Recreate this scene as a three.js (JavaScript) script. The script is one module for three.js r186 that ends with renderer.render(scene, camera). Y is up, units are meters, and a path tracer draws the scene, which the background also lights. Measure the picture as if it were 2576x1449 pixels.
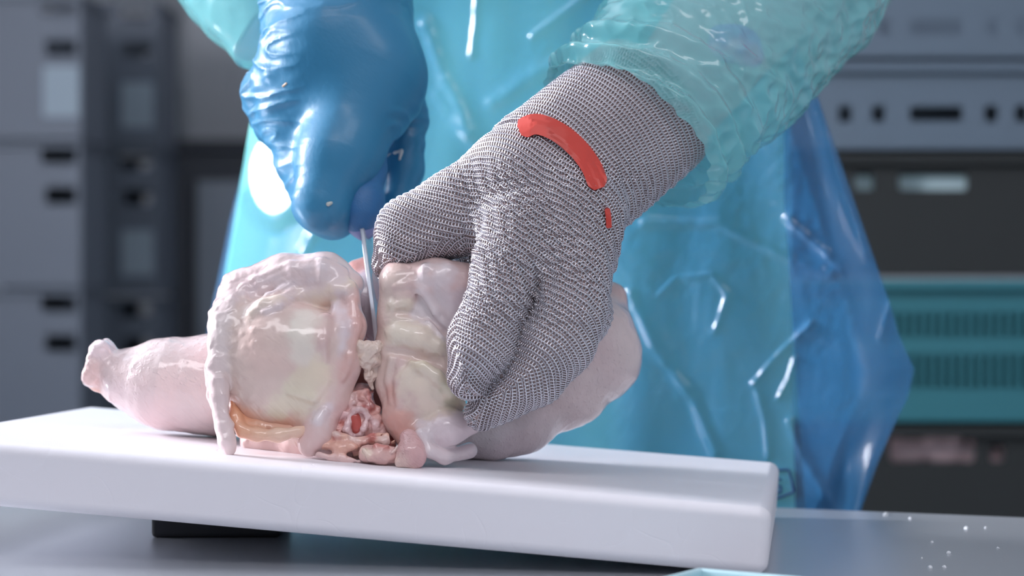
import * as THREE from 'three';
import { RoundedBoxGeometry } from 'three/addons/geometries/RoundedBoxGeometry.js';
import { mergeGeometries, toCreasedNormals } from 'three/addons/utils/BufferGeometryUtils.js';
import { ImprovedNoise } from 'three/addons/math/ImprovedNoise.js';
import { RectAreaLightUniformsLib } from 'three/addons/lights/RectAreaLightUniformsLib.js';

// ---------- camera, light, exposure ----------
const scene = new THREE.Scene();
const F = 5000, CX = 1288, CY = 724.5, EYE = 1.05;          // focal length in pixels of the 2576 x 1449 frame
const camera = new THREE.PerspectiveCamera(2 * Math.atan(724.5 / F) * 180 / Math.PI, 2576 / 1449, 0.05, 30);
camera.position.set(0, EYE, 0);
camera.lookAt(0, EYE, -1);
camera.focus = 1.085;
camera.userData.fStop = 5.6;
scene.add(camera);
const renderer = new THREE.WebGLRenderer({ antialias: true });
renderer.toneMapping = THREE.LinearToneMapping;
renderer.toneMappingExposure = 1.0;
renderer.shadowMap.enabled = true;
RectAreaLightUniformsLib.init();
scene.background = new THREE.Color(0x0a0b0d);

const ROOM_X0 = -2.3;
const KEY = { pos: [ROOM_X0, 1.86, -1.75], w: 0.62, h: 0.95, power: 60 };   // daylight window in the left wall
const LAMPS = [[-0.35, 0.45, 4.4], [0.95, 0.2, 3.7], [0.3, -3.9, 2.6]];   // ceiling panels: x, z, strength
const DAY = [0.94, 0.93, 1.0], LAMP = [1, 0.95, 0.99];

// ---------- small helpers ----------
const V = (x, y, z) => new THREE.Vector3(x, y, z);
const W = (px, py, D) => V((px - CX) / F * D, EYE - (py - CY) / F * D, -D);   // point at distance D behind a pixel of the photograph
const perlin = new ImprovedNoise();
const nz = (x, y, z, f) => perlin.noise(x * f + 31.7, y * f + 11.3, z * f + 57.1);
const fbm = (x, y, z, f, o = 3) => { let s = 0, a = 1; for (let i = 0; i < o; i++) { s += a * nz(x, y, z, f); f *= 2.07; a *= 0.5; } return s; };
let seed = 12345;
const rnd = () => { seed = (seed * 1664525 + 1013904223) >>> 0; return seed / 4294967296; };
const srgb = (r, g, b) => { const c = new THREE.Color(); c.setRGB(r / 255, g / 255, b / 255, THREE.SRGBColorSpace); return c; };
const lin = (r, g, b) => { const c = srgb(r, g, b); return [c.r, c.g, c.b]; };
const clamp = (x, a = 0, b = 1) => Math.min(b, Math.max(a, x));
const sstep = (a, b, x) => { const t = clamp((x - a) / (b - a)); return t * t * (3 - 2 * t); };
const used = new Map();
const numbered = (n) => { const k = used.get(n) ?? 0; used.set(n, k + 1); return k ? n + '_' + String(k).padStart(3, '0') : n; };
function mesh(name, geo, mat, parent = scene) {
  const m = new THREE.Mesh(geo, mat);
  m.name = parent === scene ? numbered(name) : name;
  m.castShadow = m.receiveShadow = true;
  parent.add(m);
  return m;
}
function tag(o, label, category, group) { o.userData.label = label; o.userData.category = category; if (group) o.userData.group = group; return o; }
function thing(name, label, category, group) { const g = new THREE.Group(); g.name = numbered(name); scene.add(g); return tag(g, label, category, group); }
function struct(name, geo, mat) { const m = mesh(name, geo, mat); m.userData.kind = 'structure'; return m; }
const box = (w, h, d, x, y, z) => new THREE.BoxGeometry(w, h, d).translate(x, y, z);
const rbox = (w, h, d, x, y, z, r = 0.003) => new RoundedBoxGeometry(w, h, d, 2, r).translate(x, y, z);

// tiling noise texture (value in all channels), n x n pixels
function noiseTexture(n, fn, srgbSpace = false) {
  const d = new Uint8Array(n * n * 4);
  for (let y = 0; y < n; y++) for (let x = 0; x < n; x++) {
    const v = fn(x / n, y / n), i = (y * n + x) * 4;
    if (Array.isArray(v)) { d[i] = v[0]; d[i + 1] = v[1]; d[i + 2] = v[2]; } else d[i] = d[i + 1] = d[i + 2] = clamp(v, 0, 1) * 255;
    d[i + 3] = 255;
  }
  const t = new THREE.DataTexture(d, n, n, THREE.RGBAFormat);
  t.wrapS = t.wrapT = THREE.RepeatWrapping; t.magFilter = t.minFilter = THREE.LinearFilter;
  if (srgbSpace) t.colorSpace = THREE.SRGBColorSpace;
  t.needsUpdate = true;
  return t;
}
const tn = (u, v, f, k) => {   // tiling gradient noise, f cells to the tile
  const x = u * f, y = v * f, xi = Math.floor(x), yi = Math.floor(y), xf = x - xi, yf = y - yi, q = (t) => t * t * t * (t * (t * 6 - 15) + 10);
  const g = (a, b) => { let h = (((a % f + f) % f) * 374761393 + ((b % f + f) % f) * 668265263 + k * 974634777) | 0; h = Math.imul(h ^ (h >>> 13), 1274126177); h = (h ^ (h >>> 16)) >>> 0; const w = h / 4294967296 * Math.PI * 2; return Math.cos(w) * (x - a) + Math.sin(w) * (y - b); };
  const a = g(xi, yi), b = g(xi + 1, yi), c = g(xi, yi + 1), d = g(xi + 1, yi + 1), s = q(xf), t = q(yf);
  return 1.4 * (a + (b - a) * s + (c - a) * t + (a - b - c + d) * s * t);
};

// ---------- distance fields and their meshes ----------
const smin = (a, b, k) => { const h = Math.max(k - Math.abs(a - b), 0) / k; return Math.min(a, b) - h * h * k * 0.25; };
function capsule(a, b, ra, rb, col) {
  const bx = b.x - a.x, by = b.y - a.y, bz = b.z - a.z, L = bx * bx + by * by + bz * bz || 1e-9;
  return { col, d(x, y, z) {
    const px = x - a.x, py = y - a.y, pz = z - a.z;
    let t = (px * bx + py * by + pz * bz) / L; t = t < 0 ? 0 : t > 1 ? 1 : t;
    const qx = px - bx * t, qy = py - by * t, qz = pz - bz * t;
    return Math.sqrt(qx * qx + qy * qy + qz * qz) - (ra + (rb - ra) * t);
  }, lo: V(Math.min(a.x - ra, b.x - rb), Math.min(a.y - ra, b.y - rb), Math.min(a.z - ra, b.z - rb)), hi: V(Math.max(a.x + ra, b.x + rb), Math.max(a.y + ra, b.y + rb), Math.max(a.z + ra, b.z + rb)) };
}
// chain of [px, py, D, radius in pixels]
function chain(pts, col) {
  const out = [];
  const P = pts.map((p) => [W(p[0], p[1], p[2]), p[3] / F * p[2]]);
  if (P.length === 1) out.push(capsule(P[0][0], P[0][0], P[0][1], P[0][1], col));
  for (let i = 0; i + 1 < P.length; i++) out.push(capsule(P[i][0], P[i + 1][0], P[i][1], P[i + 1][1], col));
  return out;
}
function ellipsoid(px, py, D, rx, ry, rz, turn, col, yaw = 0) {
  const c = W(px, py, D), s = D / F, R = [rx * s, ry * s, rz * s];
  const m = new THREE.Matrix4().makeRotationFromEuler(new THREE.Euler(0, yaw * Math.PI / 180, -turn * Math.PI / 180, 'ZYX')).transpose().elements;
  const M = Math.max(...R);
  return { col, d(x, y, z) {
    x -= c.x; y -= c.y; z -= c.z;
    const a = m[0] * x + m[4] * y + m[8] * z, b = m[1] * x + m[5] * y + m[9] * z, e = m[2] * x + m[6] * y + m[10] * z;
    const ax = a / R[0], bx = b / R[1], ex = e / R[2], k0 = Math.sqrt(ax * ax + bx * bx + ex * ex);
    const k1 = Math.sqrt(ax * ax / R[0] / R[0] + bx * bx / R[1] / R[1] + ex * ex / R[2] / R[2]);
    return k1 < 1e-6 ? -Math.min(...R) : k0 * (k0 - 1) / k1;
  }, lo: V(c.x - M, c.y - M, c.z - M), hi: V(c.x + M, c.y + M, c.z + M) };
}
function field(prims, k, opt = {}) {
  const lo = V(9, 9, 9), hi = V(-9, -9, -9);
  for (const p of prims) { lo.min(p.lo); hi.max(p.hi); }
  const m = opt.margin ?? 0.006; lo.addScalar(-m); hi.addScalar(m);
  const cut = opt.cut ?? [], solid = prims.filter((p) => !p.tint);
  return { lo, hi, prims,
    raw(x, y, z) {
      let d = 1e3;
      for (const p of solid) d = smin(d, p.d(x, y, z), p.k ?? k);
      for (const c of cut) { const e = -c.d(x, y, z); d = -smin(-d, -e, c.k ?? 0.004); }
      return d;
    },
    d(x, y, z) { const d = this.raw(x, y, z); return opt.disp && Math.abs(d) < 0.012 ? d + opt.disp(x, y, z) : d; },
    color(x, y, z) {
      let s = 0, r = 0, g = 0, b = 0, best = 1e3; const ds = prims.map((p, i) => { if (!p.col) return 1; const d = p.d(x, y, z) + (opt.ragged ?? 0) * fbm(x + (p.col[1] * 37) % 5, y + p.col[2] * 11, z, 140, 3); if (d < best) best = d; return d; });
      const w0 = opt.blend ?? 0.0025;
      prims.forEach((p, i) => { if (!p.col) return; const w = Math.exp(-(ds[i] - best) / w0); s += w; r += w * p.col[0]; g += w * p.col[1]; b += w * p.col[2]; });
      return s ? [r / s, g / s, b / s] : [1, 1, 1];
    } };
}
function polygonise(f, h, colorFn, flip = 1) {                       // surface nets
  const n = [0, 1, 2].map((i) => Math.ceil((f.hi.getComponent(i) - f.lo.getComponent(i)) / h) + 2);
  const [nx, ny, nzz] = n, G = new Float32Array(nx * ny * nzz), B = 8, id = (i, j, k) => (k * ny + j) * nx + i;
  const lo = f.lo;
  for (let k = 0; k < nzz; k += B) for (let j = 0; j < ny; j += B) for (let i = 0; i < nx; i += B) {
    const c = f.d(lo.x + (i + B / 2) * h, lo.y + (j + B / 2) * h, lo.z + (k + B / 2) * h), far = Math.abs(c) > B * h * 1.25 + 0.004;
    for (let c2 = k; c2 < Math.min(nzz, k + B); c2++) for (let b2 = j; b2 < Math.min(ny, j + B); b2++) for (let a2 = i; a2 < Math.min(nx, i + B); a2++)
      G[id(a2, b2, c2)] = far ? c : f.d(lo.x + a2 * h, lo.y + b2 * h, lo.z + c2 * h);
  }
  const cell = new Int32Array(nx * ny * nzz).fill(-1), pos = [], nor = [], col = [], idx = [];
  const E = [[0, 1], [2, 3], [4, 5], [6, 7], [0, 2], [1, 3], [4, 6], [5, 7], [0, 4], [1, 5], [2, 6], [3, 7]];
  const v = new Float64Array(8);
  for (let k = 0; k < nzz - 1; k++) for (let j = 0; j < ny - 1; j++) for (let i = 0; i < nx - 1; i++) {
    let m = 0;
    for (let c = 0; c < 8; c++) { v[c] = G[id(i + (c & 1), j + ((c >> 1) & 1), k + (c >> 2))]; if (v[c] < 0) m |= 1 << c; }
    if (m === 0 || m === 255) continue;
    let sx = 0, sy = 0, sz = 0, q = 0;
    for (const [a, b] of E) {
      if ((v[a] < 0) === (v[b] < 0)) continue;
      const t = v[a] / (v[a] - v[b]);
      sx += (a & 1) + t * ((b & 1) - (a & 1)); sy += ((a >> 1) & 1) + t * (((b >> 1) & 1) - ((a >> 1) & 1)); sz += (a >> 2) + t * ((b >> 2) - (a >> 2)); q++;
    }
    const x = lo.x + (i + sx / q) * h, y = lo.y + (j + sy / q) * h, z = lo.z + (k + sz / q) * h, e = h * 0.6;
    let gx = f.d(x + e, y, z) - f.d(x - e, y, z), gy = f.d(x, y + e, z) - f.d(x, y - e, z), gz = f.d(x, y, z + e) - f.d(x, y, z - e);
    const L = Math.hypot(gx, gy, gz) || 1;
    cell[id(i, j, k)] = pos.length / 3;
    pos.push(x, y, z); nor.push(gx / L, gy / L, gz / L);
    if (colorFn) col.push(...colorFn(x, y, z));
  }
  const quad = (a, b, c, d, flip) => { if (a < 0 || b < 0 || c < 0 || d < 0) return; if (flip) idx.push(a, c, b, a, d, c); else idx.push(a, b, c, a, c, d); };
  for (let k = 1; k < nzz - 1; k++) for (let j = 1; j < ny - 1; j++) for (let i = 1; i < nx - 1; i++) {
    const s = G[id(i, j, k)] < 0;
    if (s !== (G[id(i + 1, j, k)] < 0)) quad(cell[id(i, j - 1, k - 1)], cell[id(i, j, k - 1)], cell[id(i, j, k)], cell[id(i, j - 1, k)], !s);
    if (s !== (G[id(i, j + 1, k)] < 0)) quad(cell[id(i - 1, j, k - 1)], cell[id(i - 1, j, k)], cell[id(i, j, k)], cell[id(i, j, k - 1)], !s);
    if (s !== (G[id(i, j, k + 1)] < 0)) quad(cell[id(i - 1, j - 1, k)], cell[id(i, j - 1, k)], cell[id(i, j, k)], cell[id(i - 1, j, k)], !s);
  }
  const g = new THREE.BufferGeometry();
  g.setAttribute('position', new THREE.Float32BufferAttribute(pos, 3));
  g.setAttribute('normal', new THREE.Float32BufferAttribute(nor, 3));
  if (colorFn) g.setAttribute('color', new THREE.Float32BufferAttribute(col, 3));
  const uv = new Float32Array(pos.length / 3 * 2);          // oblique mapping in metres for the fine relief
  for (let i = 0; i < uv.length / 2; i++) { const x = pos[3 * i], y = pos[3 * i + 1], z = pos[3 * i + 2]; uv[2 * i] = flip * (0.8 * x + 0.2 * y) + 0.75 * z; uv[2 * i + 1] = flip * (0.85 * y + 0.35 * x) - 0.55 * z; }
  g.setAttribute('uv', new THREE.BufferAttribute(uv, 2));
  g.setIndex(idx);
  return g;
}

// ---------- materials ----------
const std = (o) => new THREE.MeshStandardMaterial(o), phys = (o) => new THREE.MeshPhysicalMaterial(o);
const grain = noiseTexture(256, (u, v) => 0.5 + 0.45 * tn(u, v, 24, 1) + 0.3 * tn(u, v, 60, 5));
const rep = (t, k) => { const c = t.clone(); c.repeat.set(k, k); c.needsUpdate = true; return c; };
const skinBump = noiseTexture(512, (u, v) => { const a = tn(u, v, 14, 2), b = tn(u, v, 64, 7), p = Math.max(0, tn(u, v, 30, 11) - 0.25); return 0.42 + 0.22 * a + 0.12 * b + 0.8 * p; });
const M = {
  wall: std({ color: srgb(196, 202, 208), roughness: 0.6, bumpMap: rep(grain, 3), bumpScale: 0.002 }),
  ceiling: std({ color: srgb(214, 218, 222), roughness: 0.8 }),
  floor: std({ color: srgb(112, 116, 120), roughness: 0.4, bumpMap: rep(grain, 3), bumpScale: 0.002 }),
  chicken: phys({ vertexColors: true, roughness: 0.4, clearcoat: 1, clearcoatRoughness: 0.1, bumpMap: rep(skinBump, 18), bumpScale: 0.0007, ior: 1.4 }),
  chickenSmooth: phys({ vertexColors: true, roughness: 0.38, clearcoat: 0.9, clearcoatRoughness: 0.12, bumpMap: rep(skinBump, 9), bumpScale: 0.0004, ior: 1.4 }),
  board: std({ color: srgb(240, 238, 244), roughness: 0.45 }),
  steel: std({ color: srgb(150, 156, 164), metalness: 1, roughness: 0.34 }),
  ring: std({ color: srgb(216, 214, 220), metalness: 1, roughness: 0.24 }),
  liner: std({ color: srgb(164, 142, 140), roughness: 0.9 }),
  strap: phys({ color: srgb(214, 70, 58), roughness: 0.42, clearcoat: 0.15, clearcoatRoughness: 0.3 }),
  nitrile: phys({ color: srgb(52, 132, 174), roughness: 0.46, clearcoat: 0.18, clearcoatRoughness: 0.2, ior: 1.5, bumpMap: rep(grain, 12), bumpScale: 0.0001 }),
  handle: std({ color: srgb(52, 112, 166), roughness: 0.45, bumpMap: rep(grain, 40), bumpScale: 0.0002 }),
  blade: std({ color: srgb(214, 216, 222), metalness: 0.8, roughness: 0.3 }),
  film: phys({ color: srgb(62, 134, 188), roughness: 0.3, transparent: true, opacity: 0.44, clearcoat: 0.8, clearcoatRoughness: 0.08, side: THREE.DoubleSide }),
  sleeve: phys({ color: srgb(142, 230, 234), roughness: 0.26, transparent: true, opacity: 0.56, clearcoat: 1, clearcoatRoughness: 0.06, side: THREE.DoubleSide }),
  coat: std({ color: srgb(96, 212, 214), roughness: 0.7 }),
  print: std({ color: srgb(20, 62, 110), roughness: 0.6 }),
  rubber: std({ color: srgb(36, 38, 42), roughness: 0.7 }),
};

// ---------- room ----------
{
  const X0 = ROOM_X0, X1 = 2.6, Z0 = -6.6, Z1 = 2.2, H = 2.75, t = 0.12;
  struct('floor', box(X1 - X0, t, Z1 - Z0, (X0 + X1) / 2, -t / 2, (Z0 + Z1) / 2), M.floor);
  struct('ceiling', box(X1 - X0, t, Z1 - Z0, (X0 + X1) / 2, H + t / 2, (Z0 + Z1) / 2), M.ceiling);
  struct('wall_back', box(X1 - X0, H, t, (X0 + X1) / 2, H / 2, Z0 - t / 2), M.wall);
  struct('wall_front', box(X1 - X0, H, t, (X0 + X1) / 2, H / 2, Z1 + t / 2), M.wall);
  struct('wall_right', box(t, H, Z1 - Z0, X1 + t / 2, H / 2, (Z0 + Z1) / 2), M.wall);
  const [, ky, kz] = KEY.pos, a = kz - KEY.w / 2, b = kz + KEY.w / 2, y0 = ky - KEY.h / 2, y1 = ky + KEY.h / 2, x = X0 - t / 2;
  struct('wall_left', mergeGeometries([box(t, H, a - Z0, x, H / 2, (Z0 + a) / 2), box(t, H, Z1 - b, x, H / 2, (Z1 + b) / 2), box(t, y0, b - a, x, y0 / 2, kz), box(t, H - y1, b - a, x, (H + y1) / 2, kz)]), M.wall);
  const frame = struct('window_1', mergeGeometries([box(0.06, 0.05, b - a, x, y0 + 0.025, kz), box(0.06, 0.05, b - a, x, y1 - 0.025, kz), box(0.06, y1 - y0, 0.05, x, ky, a + 0.025), box(0.06, y1 - y0, 0.05, x, ky, b - 0.025), box(0.06, y1 - y0, 0.04, x, ky, kz)]), std({ color: srgb(225, 228, 230), roughness: 0.5 }));
  mesh('window_pane', box(0.01, y1 - y0 - 0.06, b - a - 0.06, x - 0.01, ky, kz), std({ color: 0x000000, emissive: new THREE.Color(...DAY), emissiveIntensity: KEY.power * 0.5 }), frame);
  const L = new THREE.RectAreaLight(new THREE.Color(...DAY), KEY.power, KEY.w - 0.1, KEY.h - 0.1);
  L.position.set(X0 + 0.02, ky, kz); L.lookAt(X0 + 1, ky, kz); scene.add(L);
  for (const [lx, lz, p] of LAMPS) {
    const g = thing('ceiling_lamp', 'flat rectangular white lamp panel set under the ceiling', 'ceiling lamp', 'ceiling lamp panels');
    mesh('lamp_frame', mergeGeometries([rbox(1.24, 0.05, 0.04, lx, H - 0.026, lz - 0.3), rbox(1.24, 0.05, 0.04, lx, H - 0.026, lz + 0.3), rbox(0.04, 0.05, 0.6, lx - 0.6, H - 0.026, lz), rbox(0.04, 0.05, 0.6, lx + 0.6, H - 0.026, lz)]), std({ color: srgb(220, 222, 224), roughness: 0.5 }), g);
    mesh('diffuser', box(1.16, 0.02, 0.56, lx, H - 0.03, lz), std({ color: srgb(240, 240, 240), emissive: new THREE.Color(...LAMP), emissiveIntensity: p * 0.5 }), g);
    const R = new THREE.RectAreaLight(new THREE.Color(...LAMP), p, 1.16, 0.56);
    R.position.set(lx, H - 0.05, lz); R.lookAt(lx, 0, lz); scene.add(R);
  }
}

// ---------- steel table, turned a little ----------
const TABLE_Y = EYE - 0.146;
{
  const a = W(2200, 1285, 1.302), yaw = 20.8 * Math.PI / 180;
  const g = thing('work_table', 'stainless steel work table with wet brushed top under the white board', 'table');
  g.position.set(a.x, 0, a.z); g.rotation.y = -yaw;
  const scratch = noiseTexture(512, (u, v) => 0.55 + 0.3 * tn(u, v, 6, 3) + 0.25 * tn(u, v, 22, 9) + 0.2 * tn(u, v, 64, 4));
  const top = std({ color: srgb(198, 202, 208), metalness: 0.68, roughness: 0.34, bumpMap: rep(scratch, 5), bumpScale: 0.00008 });
  const w = 1.7, d = 0.62, cx = -0.45;
  mesh('table_top', rbox(w, 0.04, d, cx, TABLE_Y - 0.02, d / 2, 0.004), top, g);
  mesh('apron_rail', rbox(w - 0.08, 0.06, d - 0.08, cx, TABLE_Y - 0.071, d / 2, 0.004), M.steel, g);
  for (const sx of [-1, 1]) for (const sz of [0.06, d - 0.06]) mesh('leg', new THREE.CylinderGeometry(0.02, 0.02, TABLE_Y - 0.1, 16).translate(cx + sx * (w / 2 - 0.06), (TABLE_Y - 0.1) / 2, sz), M.steel, g);
}

// ---------- cutting board ----------
const TH = 8.5 * Math.PI / 180, SL = 0.069;
const E1 = V(Math.cos(TH), -SL, Math.sin(TH)).normalize(), E3 = V(-Math.sin(TH), 0, Math.cos(TH)), E2 = new THREE.Vector3().crossVectors(E3, E1).normalize();
const BL = 0.462, BD = 0.268, BT = 0.0345, BP = W(1942, 1279, 1.0);          // right near top corner
const boardY = (x, z) => BP.y - (E2.x * (x - BP.x) + E2.z * (z - BP.z)) / E2.y;  // height of its top
{
  const g = new RoundedBoxGeometry(BL, BT, BD, 5, 0.0065);
  const cut = noiseTexture(512, (u, v) => { let q = 0.7 + 0.06 * tn(u, v, 40, 6); for (let i = 0; i < 3; i++) q -= 0.5 * Math.max(0, 1 - Math.abs(tn(u, v, 4 + i * 2, 12 + i)) * 60) * Math.max(0, tn(u, v, 7, 30 + i)); return q; });
  const uv = g.attributes.uv, p = g.attributes.position;
  for (let i = 0; i < uv.count; i++) uv.setXY(i, p.getX(i) * 5, (p.getZ(i) + p.getY(i)) * 5);
  M.board.bumpMap = cut; M.board.bumpScale = 0.0005;
  const b = mesh('cutting_board', g, M.board);
  tag(b, 'thick white plastic cutting board with rounded edges under the raw chicken', 'cutting board');
  const c = BP.clone().addScaledVector(E1, -BL / 2).addScaledVector(E3, -BD / 2).addScaledVector(E2, -BT / 2);
  b.matrixAutoUpdate = true;
  b.quaternion.setFromRotationMatrix(new THREE.Matrix4().makeBasis(E1, E2, E3)); b.position.copy(c);
}
{ // support under the raised end, and a tray corner in front
  const c = W(560, 1360, 1.19), hgt = boardY(c.x + 0.035, c.z) - BT - TABLE_Y - 0.0035;
  const s = mesh('board_support', rbox(0.075, hgt, 0.06, c.x, TABLE_Y + hgt / 2, c.z, 0.003), M.rubber);
  tag(s, 'black rubber block propping up the white cutting board', 'support block');
  const k = W(1757, 1427, 0.955), g = thing('plastic_tray', 'pale blue shallow plastic tray at the corner of the cutting board', 'tray');
  g.position.set(k.x, 0, k.z); g.rotation.y = -33 * Math.PI / 180;
  const m = std({ color: srgb(188, 222, 230), roughness: 0.4 }), top = k.y - TABLE_Y, wd = 0.2, dp = 0.15;
  mesh('tray_floor', rbox(wd, 0.003, dp, wd / 2, TABLE_Y + 0.0018, dp / 2, 0.001), m, g);
  for (const [w2, d2, x, z] of [[wd, 0.004, wd / 2, 0.002], [wd, 0.004, wd / 2, dp - 0.002], [0.004, dp, 0.002, dp / 2], [0.004, dp, wd - 0.002, dp / 2]]) mesh('rim', rbox(w2, top, d2, x, TABLE_Y + top / 2, z, 0.0015), m, g);
}

// ---------- chicken ----------
const SK = lin(231, 210, 209), SKP = lin(228, 196, 192), SKW = lin(234, 219, 222), MEAT = lin(230, 204, 195), FAT = lin(240, 223, 206), FATY = lin(234, 218, 190), PINK = lin(222, 168, 160), RED = lin(190, 84, 76), ORANGE = lin(240, 170, 130), BONE = lin(230, 205, 208);
const mottled = (f, amt = 0.06) => (x, y, z) => {
  const c = f.color(x, y, z), n = fbm(x, y, z, 70, 3), m = fbm(x + 3, y, z, 28, 2), q = 1 + amt * n;
  return [c[0] * q * (1 + 0.05 * m), c[1] * q * (1 - 0.03 * m), c[2] * q * (1 - 0.02 * m)];
};
const bird = thing('whole_chicken', 'raw plucked chicken opened with a knife on the white cutting board', 'raw chicken');
function birdPart(name, prims, k, h, mat, label, opt = {}) {
  const f = field(prims.flat(), k, opt);
  const m = mesh(name, polygonise(f, h, mottled(f, opt.mottle), opt.flip), mat, bird);
  if (label) m.userData.label = label;
  m.userData.f = undefined;
  return m;
}
const skinDisp = (x, y, z) => 0.0005 * fbm(x, y, z, 90, 2) + 0.0009 * nz(x, y, z, 35) - 0.0004 * Math.max(0, nz(x, y, z, 230));
birdPart('drumstick', [
  chain([[256, 886, 1.164, 29], [266, 884, 1.168, 28]], SKW), chain([[234, 922, 1.162, 24], [233, 950, 1.163, 25], [246, 962, 1.166, 18]], SKP), chain([[260, 922, 1.166, 28], [296, 930, 1.168, 44]], SKP),
  chain([[240, 972, 1.165, 9], [262, 976, 1.166, 8]], ORANGE),
  chain([[290, 935, 1.168, 46], [335, 955, 1.17, 80], [410, 966, 1.17, 114], [540, 968, 1.175, 128], [700, 960, 1.18, 122]], SK),
], 0.0032, 0.0012, M.chicken, 'pale pink skin covered drumstick with the knuckle end bare', { ragged: 0.002, disp: (x, y, z) => skinDisp(x, y, z) + sstep(-0.228, -0.24, x) * 0.0022 * fbm(x, y, z, 95, 2) });
birdPart('leg', [
  chain([[1180, 1088, 1.155, 58], [1290, 1042, 1.165, 92], [1400, 968, 1.18, 110], [1478, 872, 1.19, 132]], SK), chain([[1478, 880, 1.19, 128], [1500, 905, 1.19, 108]], SK),
  chain([[1535, 752, 1.2, 44], [1500, 800, 1.2, 70]], SKP), chain([[1440, 1010, 1.175, 52], [1478, 1012, 1.175, 38]], SK), chain([[1330, 1060, 1.165, 70], [1230, 1095, 1.15, 56], [1100, 1110, 1.14, 38]], SKW),
], 0.008, 0.0016, M.chicken, 'pale skin covered leg behind the mesh glove', { disp: skinDisp, flip: -1 });
// things that lie on a surface: centres are found by following the line of sight to it
function depthAt(f, px, py) { let D = 1.0; for (let i = 0; i < 80; i++) { const p = W(px, py, D), d = f.raw(p.x, p.y, p.z); if (d < 2e-4) return D; D += Math.max(d * 0.8, 1e-4); if (D > 1.35) break; } return null; }
function onto(f, pts, sink, col) { let last = null; return chain(pts.map(([px, py, r]) => { const D = depthAt(f, px, py) ?? last ?? 1.11; last = D; return [px, py, D + r * D / F * sink, r]; }), col); }
const stain = (prims) => prims.map((p) => ({ ...p, tint: true }));
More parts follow.
